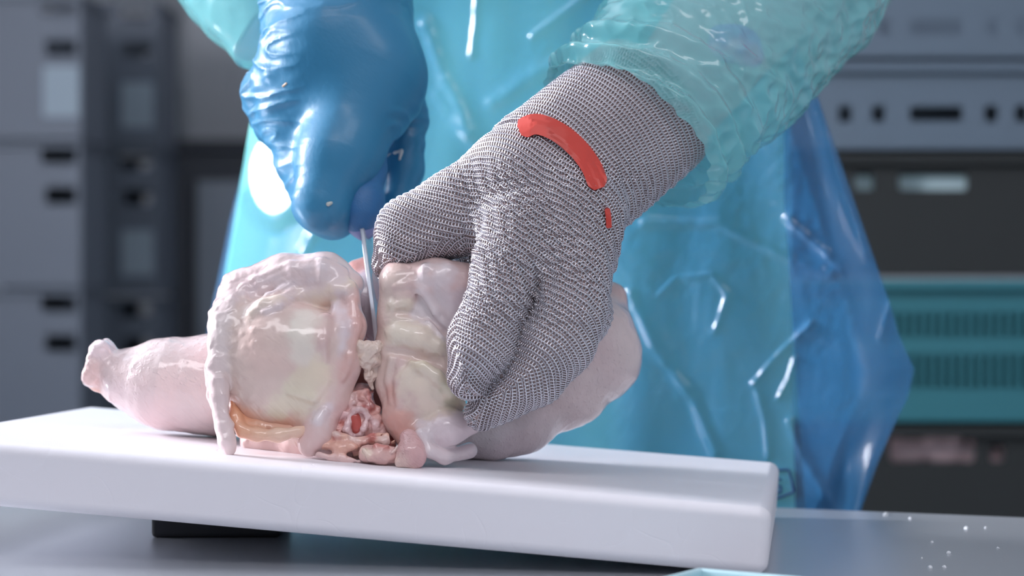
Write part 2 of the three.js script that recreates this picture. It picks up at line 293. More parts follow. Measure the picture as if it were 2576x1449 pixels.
// left thigh with the cut face towards the camera
{
  const base = [
    [ellipsoid(722, 865, 1.145, 192, 224, 150, 8, SK)],
    [ellipsoid(690, 915, 1.108, 140, 172, 105, 6, MEAT)],
    chain([[790, 870, 1.105, 92], [800, 960, 1.105, 78], [770, 1050, 1.108, 60]], MEAT),
    chain([[610, 740, 1.125, 58], [720, 702, 1.125, 58], [820, 692, 1.12, 52], [880, 716, 1.12, 36]], SK),
    chain([[880, 745, 1.108, 26], [884, 820, 1.104, 30], [866, 920, 1.1, 32], [832, 1010, 1.1, 32], [800, 1090, 1.094, 34], [775, 1122, 1.092, 26]], SKP),
    chain([[640, 1108, 1.13, 36], [760, 1118, 1.12, 40], [860, 1135, 1.1, 28]], SKP),
    chain([[800, 745, 1.118, 40], [855, 742, 1.116, 36]], FAT),
  ].flat(), B = field(base, 0.008);
  const extra = [];
  for (let i = 0; i < 6; i++) extra.push(...onto(B, [[575 + i * 17, 770 + i * 3, 5], [640 + i * 12, 706 + i * 13, 8], [730 + i * 6, 666 + i * 14, 9], [810, 658 + i * 14, 8], [868, 680 + i * 11, 5]], -0.1, i % 2 ? SKW : SK));
  extra.push(...onto(B, [[632, 790, 14], [665, 768, 18], [700, 764, 20], [745, 752, 22], [800, 742, 24], [845, 730, 22], [880, 718, 14]], 0.5, FAT));
  extra.push(...onto(B, [[850, 775, 16], [862, 830, 14], [858, 880, 10]], 0.45, SKW), ...onto(B, [[820, 800, 12], [812, 860, 10], [818, 905, 7]], 0.6, SKP), ...onto(B, [[888, 760, 9], [895, 820, 10], [880, 900, 9], [862, 950, 7]], 0.5, lin(226, 184, 176)));
  extra.push(...onto(B, [[730, 985, 8], [790, 1000, 9], [820, 960, 7]], 0.75, FAT), ...onto(B, [[800, 1060, 12], [815, 1035, 10]], 0.3, SKW));
  for (const p of extra) p.k = 0.0028;
  const rim = [...chain([[606, 732, 1.122, 30], [572, 800, 1.108, 32], [554, 860, 1.1, 30]], SK).map((p) => ({ ...p, k: 0.012 })),
    ...chain([[554, 860, 1.1, 28], [546, 915, 1.094, 24], [548, 965, 1.09, 20], [552, 1000, 1.088, 22], [556, 1040, 1.086, 17], [562, 1075, 1.085, 20], [570, 1108, 1.083, 18], [577, 1132, 1.083, 15]], SK).map((p) => ({ ...p, k: 0.004 })),
    ...chain([[530, 930, 1.1, 16], [540, 1000, 1.096, 16], [548, 1040, 1.092, 12]], SKP).map((p) => ({ ...p, k: 0.004 }))];
  const tint = stain([...onto(B, [[770, 800, 34], [760, 850, 26], [770, 900, 30]], 0, lin(240, 228, 216)), ...onto(B, [[790, 930, 34], [745, 1000, 40], [700, 1030, 30]], 0, lin(236, 222, 200)), ...onto(B, [[612, 1040, 22], [660, 1070, 24], [730, 1078, 24]], 0, lin(236, 190, 170))]);
  birdPart('thigh', [base, extra, rim, tint], 0.008, 0.0011, M.chickenSmooth, 'pale thigh cut open with a smooth rounded face of meat', { ragged: 0.0022, blend: 0.0012, disp: (x, y, z) => { const l = sstep(-0.128, -0.15, x); return 0.0004 * fbm(x, y, z, 90, 2) + 0.0006 * nz(x, y, z, 35) - l * (0.0014 * Math.max(0, nz(x, y, z, 190)) + 0.0012 * nz(x, y, z, 90)); } });
  birdPart('membrane', [chain([[585, 1000, 1.098, 6], [592, 1050, 1.093, 9]], ORANGE), chain([[592, 1050, 1.093, 9], [612, 1086, 1.09, 11], [650, 1094, 1.089, 10]], lin(238, 178, 146)), chain([[650, 1094, 1.089, 10], [700, 1095, 1.088, 10], [750, 1086, 1.09, 9], [800, 1072, 1.093, 7]], lin(236, 200, 178)), chain([[600, 1040, 1.099, 10], [640, 1068, 1.098, 14]], lin(240, 160, 118)), chain([[650, 1072, 1.098, 15], [730, 1080, 1.098, 14]], lin(234, 184, 166))], 0.007, 0.001, M.chickenSmooth, 'orange tinted membrane hanging below the thigh meat', { blend: 0.004, ragged: 0.002, disp: (x, y, z) => 0.0008 * fbm(x, y, z, 110, 2) });
}
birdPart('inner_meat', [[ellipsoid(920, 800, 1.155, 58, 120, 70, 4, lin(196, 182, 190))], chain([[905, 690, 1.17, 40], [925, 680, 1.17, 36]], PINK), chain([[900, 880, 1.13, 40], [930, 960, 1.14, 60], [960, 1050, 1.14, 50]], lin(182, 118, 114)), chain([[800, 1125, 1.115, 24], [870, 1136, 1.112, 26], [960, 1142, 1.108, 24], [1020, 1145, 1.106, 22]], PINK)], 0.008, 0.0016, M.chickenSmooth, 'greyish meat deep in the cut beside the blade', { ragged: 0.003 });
// right piece held by the mesh glove
{
  const base = [
    [ellipsoid(1088, 800, 1.125, 124, 150, 100, -4, SKW)], chain([[1004, 705, 1.115, 44], [1090, 700, 1.11, 44], [1160, 705, 1.11, 46]], SKP), chain([[1000, 710, 1.11, 40], [996, 800, 1.11, 40], [990, 880, 1.11, 40], [988, 960, 1.11, 38], [1010, 1050, 1.102, 40], [1030, 1105, 1.096, 34]], MEAT),
    chain([[1060, 880, 1.115, 90], [1080, 980, 1.108, 82], [1080, 1060, 1.108, 60]], MEAT), chain([[1075, 1090, 1.09, 28], [1130, 1080, 1.09, 34], [1180, 1065, 1.095, 30]], SKW),
  ].flat(), B = field(base, 0.008), extra = [];
  extra.push(...onto(B, [[1070, 672, 10], [1062, 730, 12], [1092, 785, 13], [1150, 850, 12]], 0.35, SKW), ...onto(B, [[1120, 700, 40], [1150, 760, 40]], 0.78, SKW));
  extra.push(...onto(B, [[985, 838, 14], [1005, 842, 26], [1055, 852, 30], [1095, 870, 24], [1135, 893, 13]], 0.45, FAT), ...onto(B, [[992, 768, 15], [1018, 762, 18]], 0.4, FAT));
  extra.push(...onto(B, [[1000, 722, 7], [1040, 712, 9], [1062, 730, 6]], 0.3, SKP), ...onto(B, [[1000, 745, 7], [1040, 738, 8]], 0.3, SKP), ...onto(B, [[1075, 800, 9], [1110, 850, 9], [1150, 880, 8]], 0.3, SKW));
  extra.push(...onto(B, [[1040, 912, 10], [1062, 922, 15], [1100, 950, 17], [1135, 985, 18], [1158, 1014, 13]], -0.25, FATY), ...onto(B, [[1015, 990, 20], [1025, 950, 20], [1045, 925, 12]], 0.6, FAT), ...onto(B, [[985, 900, 7], [978, 960, 7], [985, 1010, 6]], 0.3, MEAT), ...onto(B, [[1010, 905, 7], [1003, 960, 8], [1004, 1020, 7]], 0.4, SKP));
  extra.push(...chain([[1060, 1092, 1.085, 18], [1078, 1135, 1.083, 16], [1120, 1150, 1.09, 18], [1180, 1132, 1.1, 22]], SKW));
  for (const p of extra) p.k = 0.003;
  const cut = [...onto(B, [[1045, 902, 7], [1100, 910, 10], [1170, 950, 12]], -0.1), ...onto(B, [[1050, 738, 5], [1075, 790, 6], [1120, 838, 6], [1150, 872, 5]], -0.2), ...onto(B, [[972, 882, 5], [1020, 888, 7], [1060, 896, 6]], -0.3), ...onto(B, [[1000, 785, 4], [1040, 790, 5], [1062, 800, 5]], -0.2)]; for (const c of cut) c.k = 0.003;
  const tint = stain([...onto(B, [[1070, 960, 44], [1090, 1000, 44]], 0, FAT), ...onto(B, [[1110, 985, 26], [1125, 1005, 22]], 0, lin(206, 200, 176)), ...onto(B, [[1000, 1060, 30], [1020, 1100, 26]], 0, lin(226, 170, 158)), ...onto(B, [[985, 990, 20], [980, 1030, 20]], 0, lin(222, 176, 166))]);
  birdPart('breast', [base, extra, tint], 0.008, 0.0011, M.chickenSmooth, 'pale piece of breast gripped by the mesh glove', { cut, ragged: 0.0022, blend: 0.0012, disp: (x, y, z) => 0.0006 * fbm(x, y, z, 80, 3) });
}
birdPart('wing_tip', [chain([[1030, 1105, 1.084, 26], [1034, 1140, 1.08, 34], [1040, 1152, 1.079, 30]], lin(224, 176, 176)), chain([[1002, 1166, 1.076, 10], [1010, 1160, 1.076, 11]], FAT)], 0.004, 0.001, M.chicken, 'pink rounded knob on the board', { ragged: 0.003, mottle: 0.14, disp: (x, y, z) => 0.0008 * fbm(x, y, z, 110, 3) });
{ // backbone in the cavity
  const core = [...chain([[858, 1090, 1.11, 46], [902, 1068, 1.109, 60], [955, 1100, 1.111, 46]], PINK), ...chain([[900, 1012, 1.107, 30], [914, 985, 1.111, 24]], lin(224, 176, 174))], B = field(core, 0.006), prims = [core];
  for (let i = 0; i < 130; i++) {
    const t = rnd(), px = 822 + 165 * rnd(), py = 985 + 150 * rnd(), r = 4 + 8 * rnd() * rnd() + 2;
    if (depthAt(B, px, py) === null || Math.hypot((px - 897) / 42, (py - 1064) / 50) < 1) continue;
    prims.push(onto(B, [[px, py, r], [px + 40 * (rnd() - 0.5), py + 34 * (rnd() - 0.5), r * 0.7]], -0.3 + 0.8 * rnd(), t < 0.35 ? PINK : t < 0.6 ? lin(234, 200, 196) : t < 0.85 ? lin(222, 142, 130) : lin(184, 84, 80)));
  }
  const ring = []; for (let i = 0; i <= 12; i++) { const a = i / 12 * Math.PI * 2; ring.push([897 + 24 * Math.cos(a) - 6 * Math.sin(a), 1064 + 34 * Math.sin(a), 6 + 2 * Math.sin(a * 3)]); }
  prims.push(onto(B, ring, -1.1, lin(234, 200, 200)), onto(B, [[870, 1040, 6], [845, 1062, 5], [832, 1090, 4]], -0.8, lin(234, 200, 200)), onto(B, [[925, 1045, 7], [945, 1070, 6], [950, 1100, 5]], -0.6, lin(234, 200, 200)));
  for (const q of prims.slice(1)) for (const p of q) p.k = 0.002;
  birdPart('backbone', prims, 0.006, 0.0008, M.chickenSmooth, 'pink backbone and raw flesh in the opened cavity', { disp: (x, y, z) => 0.0012 * fbm(x, y, z, 170, 3), ragged: 0.002, blend: 0.0007, mottle: 0.25 });
  birdPart('marrow', [onto(B, [[892, 1050, 15], [899, 1078, 16]], 0.45, RED)], 0.002, 0.0008, M.chickenSmooth, 'red oval marrow of the cut backbone');
}
birdPart('neck_roll', [chain([[925, 1142, 1.084, 23], [960, 1145, 1.081, 25], [995, 1144, 1.083, 21]], lin(222, 180, 174)), chain([[916, 1130, 1.079, 6], [932, 1152, 1.0775, 7]], lin(238, 216, 198)), chain([[1000, 1125, 1.08, 5], [985, 1140, 1.077, 5]], lin(236, 214, 206)), chain([[945, 1120, 1.079, 5], [975, 1124, 1.078, 4]], lin(206, 130, 122))], 0.002, 0.0008, M.chickenSmooth, 'short pink roll of flesh lying on the board', { ragged: 0.003, blend: 0.001, mottle: 0.16, disp: (x, y, z) => 0.0011 * fbm(x, y, z, 120, 3) });
{
  const prims = [chain([[818, 1118, 1.09, 13], [855, 1128, 1.087, 15], [886, 1124, 1.086, 12]], lin(230, 178, 160)), chain([[800, 1145, 1.087, 9], [860, 1155, 1.085, 9], [905, 1159, 1.084, 6]], SKP)];
  for (let i = 0; i < 34; i++) { const px = 806 + 190 * rnd(), py = 1092 + 26 * rnd() + (px < 910 ? 26 * rnd() : 0), r = 5 + 7 * rnd(), t = rnd(); prims.push(chain([[px, py, 1.092 - 0.004 * rnd(), r], [px + 36 * (rnd() - 0.5), py + 14 * (rnd() - 0.5), 1.091, r * 0.7]], t < 0.4 ? lin(232, 182, 162) : t < 0.7 ? PINK : t < 0.88 ? lin(236, 208, 200) : lin(196, 104, 96))); }
  birdPart('flesh_scrap', prims, 0.0022, 0.0009, M.chickenSmooth, 'orange pink scraps of flesh under the backbone', { ragged: 0.002, blend: 0.0008, mottle: 0.15, disp: (x, y, z) => 0.0012 * fbm(x, y, z, 130, 3) });
}
birdPart('cut_skin', [chain([[884, 858, 1.1, 4], [900, 872, 1.098, 8], [925, 880, 1.098, 10], [948, 872, 1.1, 7], [962, 880, 1.104, 12]], lin(232, 210, 196)), chain([[905, 876, 1.098, 12], [918, 905, 1.1, 11], [928, 945, 1.103, 7], [938, 975, 1.106, 5]], lin(232, 210, 196)), chain([[932, 885, 1.102, 16], [945, 940, 1.108, 16]], MEAT)], 0.005, 0.0008, M.chickenSmooth, 'ragged cream edge of cut skin at the tip of the blade', { ragged: 0.003, disp: (x, y, z) => 0.002 * fbm(x, y, z, 150, 3) });

// ---------- knife ----------
{
  const g = thing('boning_knife', 'boning knife with blue plastic handle held upright in the blue glove', 'knife');
  const tip = W(957, 880, 1.118), heel = W(912, 560, 1.172), axis = heel.clone().sub(tip), L = axis.length(); axis.normalize();
  const wide = V(0.10, 0, -1); wide.addScaledVector(axis, -wide.dot(axis)).normalize(); const thick = new THREE.Vector3().crossVectors(wide, axis).normalize();
  const basis = new THREE.Matrix4().makeBasis(wide, axis, thick).setPosition(tip);
  const s = new THREE.Shape(); s.moveTo(0, 0); s.quadraticCurveTo(0.004, 0.02, 0.004, L); s.lineTo(0.022, L); s.quadraticCurveTo(0.021, 0.03, 0, 0);
  mesh('blade', new THREE.ExtrudeGeometry(s, { depth: 0.0018, bevelEnabled: true, bevelThickness: 0.0004, bevelSize: 0.0004, bevelSegments: 1, curveSegments: 16 }).translate(-0.008, 0, -0.0009).applyMatrix4(basis), M.blade, g);
  const hp = [chain([[908, 556, 1.172, 32], [910, 535, 1.172, 40], [914, 500, 1.175, 42], [930, 430, 1.186, 34], [958, 330, 1.215, 32], [985, 230, 1.24, 38], [1002, 150, 1.25, 40]])];
  const f = field(hp.flat(), 0.01);
  mesh('handle', polygonise(f, 0.0015), M.handle, g);
  const f2 = field([chain([[890, 568, 1.172, 12], [915, 586, 1.17, 14], [938, 574, 1.172, 12]]), chain([[900, 564, 1.174, 26], [922, 566, 1.174, 24]])].flat(), 0.006);
  mesh('bolster', polygonise(f2, 0.0012), std({ color: srgb(128, 140, 190), roughness: 0.4 }), g).userData.label = 'pale blue lower rim of the handle';
}

// ---------- person ----------
const person = thing('person', 'person in turquoise coat and blue film apron cutting the chicken with gloved hands', 'person');
// blue glove round the knife
{
  const prims = [
    chain([[842, -170, 1.26, 178], [846, 0, 1.235, 178], [856, 130, 1.215, 196]]),
    [ellipsoid(856, 205, 1.205, 206, 168, 128, 0)],
    chain([[930, 200, 1.2, 130], [850, 400, 1.178, 96], [812, 510, 1.168, 66]]), chain([[812, 515, 1.168, 64], [838, 540, 1.178, 50], [880, 530, 1.206, 36]]),
    chain([[750, 300, 1.21, 100], [770, 420, 1.2, 56], [800, 490, 1.195, 52], [870, 490, 1.22, 40]]),
    chain([[676, 205, 1.215, 44], [660, 235, 1.22, 38], [692, 300, 1.23, 46], [760, 400, 1.25, 48], [850, 430, 1.26, 40]]),
    chain([[704, 180, 1.24, 56], [694, 280, 1.26, 42], [760, 360, 1.28, 42], [860, 370, 1.285, 36]]),
    chain([[1000, 190, 1.23, 70], [1022, 300, 1.238, 50], [1018, 430, 1.232, 47], [990, 550, 1.222, 34]]).map((p) => ({ ...p, k: 0.005 })),
  ].flat();
  const f = field(prims, 0.013, { margin: 0.01, disp: (x, y, z) => {
    const D = -z, px = x / D * F + CX, py = CY - (y - EYE) / D * F;
    const m = sstep(800, 660, px) * sstep(-60, 60, py), m2 = sstep(60, -20, py) * 0.8, m3 = sstep(960, 1000, px) * sstep(230, 290, py) * sstep(420, 330, py);
    const q = fbm(x * 0.5, y, z, 60, 2), r = 1 - Math.abs(nz(x * 0.35 + y * 0.45, y * 1.25 - x * 0.3, z * 0.5, 75)) * 2;
    return -(m + m2) * (0.0016 * r * r + 0.0014 * q) - m3 * 0.0014 * r + 0.0007 * nz(x, y, z, 40);
  } });
  for (const [pts, c, l] of [[[[712, 216, 4], [722, 209, 3]], lin(226, 190, 150), 'tiny tan scrap stuck on the back of the blue glove'], [[[975, 392, 4], [995, 384, 3], [1010, 380, 4], [1006, 400, 4]], lin(226, 226, 220), 'white hooked scrap stuck on the thumb of the blue glove'], [[[826, 514, 6], [834, 510, 5]], lin(190, 200, 196), 'pale wet scrap stuck on the index finger of the blue glove']]) {
    const q = field(onto(f, pts, -0.1, c), 0.002, { disp: (x, y, z) => 0.0005 * nz(x, y, z, 300) });
    tag(mesh('meat_scrap', polygonise(q, 0.0006, (x, y, z) => q.color(x, y, z)), M.chickenSmooth), l, 'meat scrap');
  }
  mesh('rubber_glove', polygonise(f, 0.0014), M.nitrile, person).userData.label = 'blue nitrile glove gripping the knife';
}
// steel mesh glove
const gloveField = (() => {
  const prims = [
    chain([[1330, 470, 1.12, 150], [1420, 560, 1.105, 140], [1425, 620, 1.1, 118]]),
    chain([[1280, 445, 1.125, 112], [1150, 536, 1.12, 98], [1035, 584, 1.12, 80], [988, 660, 1.13, 50]]),
    chain([[1300, 500, 1.11, 120], [1240, 560, 1.105, 70]]),
    chain([[1310, 580, 1.09, 98], [1285, 660, 1.08, 92]]), chain([[1285, 660, 1.08, 90], [1259, 760, 1.07, 83], [1215, 862, 1.067, 86], [1182, 945, 1.071, 58]]).map((p) => ({ ...p, k: 0.003 })),
    chain([[1432, 620, 1.09, 100], [1438, 690, 1.08, 94]]), chain([[1438, 690, 1.08, 92], [1434, 780, 1.069, 87], [1402, 856, 1.067, 92], [1346, 946, 1.07, 72], [1212, 1038, 1.08, 42]]).map((p) => ({ ...p, k: 0.003 })),
    chain([[1190, 610, 1.15, 62], [1260, 680, 1.145, 70]]),
    chain([[1465, 650, 1.11, 70], [1455, 790, 1.105, 70], [1390, 900, 1.12, 58], [1300, 960, 1.13, 44]]),
    chain([[1480, 640, 1.135, 55], [1470, 770, 1.14, 50], [1410, 850, 1.15, 46], [1340, 900, 1.155, 38]]),
  ].flat();
  for (const p of prims) p.k ??= 0.009;
  // cuff: flattened tube running up into the sleeve
  const a = W(1400, 455, 1.125), b = W(1640, 256, 1.175), ax = b.clone().sub(a), L = ax.length(); ax.normalize();
  const side = W(1525, 610, 1.125).sub(W(1275, 300, 1.125)); side.addScaledVector(ax, -side.dot(ax)).normalize(); const dep = new THREE.Vector3().crossVectors(ax, side);
  prims.push({ k: 0.012, lo: a.clone().min(b).addScalar(-0.055), hi: a.clone().max(b).addScalar(0.055), d(x, y, z) {
    const px = x - a.x, py = y - a.y, pz = z - a.z, t = px * ax.x + py * ax.y + pz * ax.z, u = px * side.x + py * side.y + pz * side.z, w = px * dep.x + py * dep.y + pz * dep.z;
    const R = 0.0445, q = Math.hypot(u, w / 0.72), rad = (q - R) * (0.72 + 0.28 * Math.min(1, Math.abs(u) / (q + 1e-6)));
    const cap = Math.max(-t, t - L);
    return Math.max(rad, cap);
  } });
  const f = field(prims, 0.009, { margin: 0.008, disp: (x, y, z) => {
    const u = x - 0.02, v = y - 1.1, zone = sstep(1.01, 1.05, y) * sstep(1.13, 1.11, y) * sstep(-0.045, -0.015, x), w = u + 0.35 * v + 0.006 * nz(x, y, z, 40);
    return 0.0012 * nz(x, y, z, 30) + zone * 0.0007 * Math.sin(w * 2 * Math.PI / 0.0062);
  } });
  f.mouth = { b, ax };
  return f;
})();
function ringRows(geo, isSeed, gap, lift, R) {
  const P = geo.attributes.position.array, N = geo.attributes.normal.array, I = geo.index.array, nv = P.length / 3, nt = I.length / 3;
  const dist = new Float64Array(nv).fill(1e9), done = new Uint8Array(nv), tris = Array.from({ length: nv }, () => []);
  for (let t = 0; t < nt; t++) for (let c = 0; c < 3; c++) tris[I[3 * t + c]].push(t);
  const heap = [], push = (v, d) => { let i = heap.length; heap.push([d, v]); while (i) { const p = (i - 1) >> 1; if (heap[p][0] <= heap[i][0]) break; [heap[p], heap[i]] = [heap[i], heap[p]]; i = p; } };
  const pop = () => { const r = heap[0], l = heap.pop(); if (heap.length) { heap[0] = l; let i = 0; for (;;) { let c = 2 * i + 1; if (c >= heap.length) break; if (c + 1 < heap.length && heap[c + 1][0] < heap[c][0]) c++; if (heap[i][0] <= heap[c][0]) break; [heap[c], heap[i]] = [heap[i], heap[c]]; i = c; } } return r; };
  const A = V(), B = V(), C = V(), get = (v, o) => o.set(P[3 * v], P[3 * v + 1], P[3 * v + 2]);
  for (let v = 0; v < nv; v++) { get(v, A); const s = isSeed(A); if (s !== null) { dist[v] = s; push(v, s); } }
  const e1 = V(), e2 = V();
  while (heap.length) {
    const [d, v] = pop(); if (done[v] || d > dist[v]) continue; done[v] = 1;
    for (const t of tris[v]) for (let c = 0; c < 3; c++) {
      const w = I[3 * t + c]; if (w === v || done[w]) continue;
      const o = I[3 * t] + I[3 * t + 1] + I[3 * t + 2] - v - w;
      get(w, C); get(v, A); let nd = d + A.distanceTo(C);
      if (done[o]) {                                        // wavefront through the triangle
        get(o, B); e1.subVectors(B, A); const el = e1.length(), u = (dist[o] - d) / el;
        if (Math.abs(u) < 1) { e1.divideScalar(el); e2.subVectors(C, A); const x = e2.dot(e1), y = Math.sqrt(Math.max(0, e2.lengthSq() - x * x)), n2 = d + u * x + Math.sqrt(1 - u * u) * y; const foot = x - y * u / Math.sqrt(1 - u * u); if (foot >= 0 && foot <= el && n2 >= Math.max(d, dist[o])) nd = Math.min(nd, n2); }
      }
      if (nd < dist[w]) { dist[w] = nd; push(w, nd); }
    }
  }
  const levels = new Map();
  for (let t = 0; t < nt; t++) {
    const v = [I[3 * t], I[3 * t + 1], I[3 * t + 2]], d = v.map((q) => dist[q]); if (Math.max(...d) > 1e8) continue;
    const k0 = Math.ceil(Math.min(...d) / gap), k1 = Math.floor(Math.max(...d) / gap);
    for (let k = k0; k <= k1; k++) {
      const cr = [];
      for (const [a, b] of [[0, 1], [1, 2], [2, 0]]) if ((d[a] < k * gap) !== (d[b] < k * gap)) { const lo = Math.min(v[a], v[b]), hi = Math.max(v[a], v[b]); cr.push([lo * nv + hi, lo, hi, (k * gap - dist[lo]) / (dist[hi] - dist[lo])]); }
      if (cr.length === 2) { if (!levels.has(k)) levels.set(k, new Map()); const m = levels.get(k); for (const [p, q] of [[0, 1], [1, 0]]) { if (!m.has(cr[p][0])) m.set(cr[p][0], { at: cr[p], next: [] }); m.get(cr[p][0]).next.push(cr[q][0]); } }
    }
  }
  const out = [], p = V(), n = V(), prev = V(), tan = V(), bin = V(), z = V(), m4 = new THREE.Matrix4();
  const at = ([, lo, hi, t], P0, N0) => { P0.set(P[3 * lo] + t * (P[3 * hi] - P[3 * lo]), P[3 * lo + 1] + t * (P[3 * hi + 1] - P[3 * lo + 1]), P[3 * lo + 2] + t * (P[3 * hi + 2] - P[3 * lo + 2])); N0.set(N[3 * lo] + t * (N[3 * hi] - N[3 * lo]), N[3 * lo + 1] + t * (N[3 * hi + 1] - N[3 * lo + 1]), N[3 * lo + 2] + t * (N[3 * hi + 2] - N[3 * lo + 2])).normalize(); };
  for (const [k, m] of levels) {
    const seen = new Set();
    for (const start of m.keys()) {
      if (seen.has(start)) continue;
      let cur = start, acc = (k & 1) * 0.5 * gap, first = true;
      while (cur !== undefined) {
        seen.add(cur); at(m.get(cur).at, p, n);
        if (!first) {
          const step = p.distanceTo(prev); tan.subVectors(p, prev).normalize();
          let s = gap - acc;
          while (s <= step && step > 1e-9) {
            const q = prev.clone().lerp(p, s / step);
            bin.crossVectors(n, tan).normalize();
            const tl = (k & 1 ? 1 : -1) * 0.62;
            z.copy(n).multiplyScalar(Math.cos(tl)).addScaledVector(bin, Math.sin(tl)).normalize();
            const x2 = tan.clone().addScaledVector(z, -tan.dot(z)).normalize(), y2 = new THREE.Vector3().crossVectors(z, x2);
            m4.makeBasis(x2, y2, z).setPosition(q.addScaledVector(n, lift));
            out.push(m4.clone()); s += gap;
          }
          acc = (acc + step) % gap;
        }
        prev.copy(p); first = false;
        cur = m.get(cur).next.find((e) => !seen.has(e));
      }
    }
  }
  return out;
}
{
  const g = new THREE.Group(); g.name = 'mesh_glove'; g.userData.label = 'steel ring mesh glove with a red wrist strap'; person.add(g);
  const geo = polygonise(gloveField, 0.0018);
  mesh('glove_lining', geo, M.liner, g).userData.label = 'pinkish skin toned lining under the steel rings';
  const { b, ax } = gloveField.mouth;
  const mats = ringRows(geo, (p) => { const d = (b.x - p.x) * ax.x + (b.y - p.y) * ax.y + (b.z - p.z) * ax.z; return d < 0.004 ? Math.max(0, d) : null; }, 0.00185, 0.0005);
  const im = new THREE.InstancedMesh(new THREE.TorusGeometry(0.00118, 0.00030, 5, 10), M.ring, mats.length);
  mats.forEach((m, i) => im.setMatrixAt(i, m));
  im.name = 'ring_mesh'; im.userData.kind = 'stuff'; im.userData.label = 'small linked steel rings'; im.castShadow = im.receiveShadow = true;
  g.add(im);
  // red strap laid on the wrist
  const hit = (px, py, lift) => { let D = 0.95; for (let i = 0; i < 60; i++) { const p = W(px, py, D), d = gloveField.d(p.x, p.y, p.z) - lift; if (d < 1e-4) break; D += d * 0.8; if (D > 1.4) return null; } return W(px, py, D); };
  const strap = (ctr, half) => {
    const cv = new THREE.CatmullRomCurve3(ctr.map(([x, y]) => V(x, y, 0))), pos = [], idx = [], nu = 40, nvv = 8;
    for (const lift of [0.002, 0.0004]) for (let i = 0; i <= nu; i++) {
      const c = cv.getPoint(i / nu), t = cv.getTangent(i / nu), e = half * Math.min(1, Math.sqrt(Math.min(i, nu - i) / 3 + 0.25));
      for (let j = 0; j <= nvv; j++) { const s = j / nvv * 2 - 1, p = hit(c.x - t.y * s * e, c.y + t.x * s * e, lift) ?? W(c.x, c.y, 1.1); pos.push(p.x, p.y, p.z); }
    }
    const o = (nu + 1) * (nvv + 1), q = (i, j) => i * (nvv + 1) + j;
    for (let i = 0; i < nu; i++) for (let j = 0; j < nvv; j++) { idx.push(q(i, j), q(i + 1, j), q(i, j + 1), q(i + 1, j), q(i + 1, j + 1), q(i, j + 1)); idx.push(o + q(i, j), o + q(i, j + 1), o + q(i + 1, j), o + q(i + 1, j), o + q(i, j + 1), o + q(i + 1, j + 1)); }
    for (let i = 0; i < nu; i++) for (const [j, f] of [[0, 1], [nvv, 0]]) { const a = q(i, j), c = q(i + 1, j); if (f) idx.push(a, o + a, c, c, o + a, o + c); else idx.push(a, c, o + a, c, o + c, o + a); }
    for (let j = 0; j < nvv; j++) for (const i of [0, nu]) idx.push(q(i, j), q(i, j + 1), o + q(i, j), o + q(i, j), q(i, j + 1), o + q(i, j + 1));
    const gg = new THREE.BufferGeometry(); gg.setAttribute('position', new THREE.Float32BufferAttribute(pos, 3)); gg.setIndex(idx); return toCreasedNormals(gg, 0.7);
  };
  mesh('strap', strap([[1306, 328], [1345, 312], [1400, 330], [1450, 370], [1488, 420], [1508, 474]], 26), M.strap, g).userData.label = 'bright red plastic wrist strap';
  mesh('strap', strap([[1528, 524], [1531, 550], [1532, 574]], 7), M.strap, g).userData.label = 'bright red plastic wrist strap';
}
// sleeves of thin film
function tubeSheet(centres, radius, flat, nu, nvv, relief) {
  const c = new THREE.CatmullRomCurve3(centres.map((p) => W(...p))), pos = [], idx = [];
  for (let i = 0; i <= nu; i++) {
    const t = i / nu, p = c.getPoint(t), ax = c.getTangent(t);
    const side = V(0, 0, 1).cross(ax).normalize(), dep = new THREE.Vector3().crossVectors(ax, side);
    for (let j = 0; j < nvv; j++) {
      const a = j / nvv * Math.PI * 2, base = radius(t, a), q = p.clone().addScaledVector(side, Math.cos(a) * base).addScaledVector(dep, Math.sin(a) * base * flat);
      const r = relief(t, a, q);
      q.addScaledVector(side, Math.cos(a) * r).addScaledVector(dep, Math.sin(a) * r);
      pos.push(q.x, q.y, q.z);
    }
  }
  for (let i = 0; i < nu; i++) for (let j = 0; j < nvv; j++) { const a = i * nvv + j, b = i * nvv + (j + 1) % nvv; idx.push(a, a + nvv, b, b, a + nvv, b + nvv); }
  const g = new THREE.BufferGeometry(); g.setAttribute('position', new THREE.Float32BufferAttribute(pos, 3)); g.setIndex(idx); g.computeVertexNormals();
  return g;
}
const lerpTable = (t, tab) => { for (let i = 0; i + 1 < tab.length; i++) if (t <= tab[i + 1][0]) { const s = (t - tab[i][0]) / (tab[i + 1][0] - tab[i][0]); return tab[i][1] + (tab[i + 1][1] - tab[i][1]) * s * s * (3 - 2 * s); } return tab[tab.length - 1][1]; };
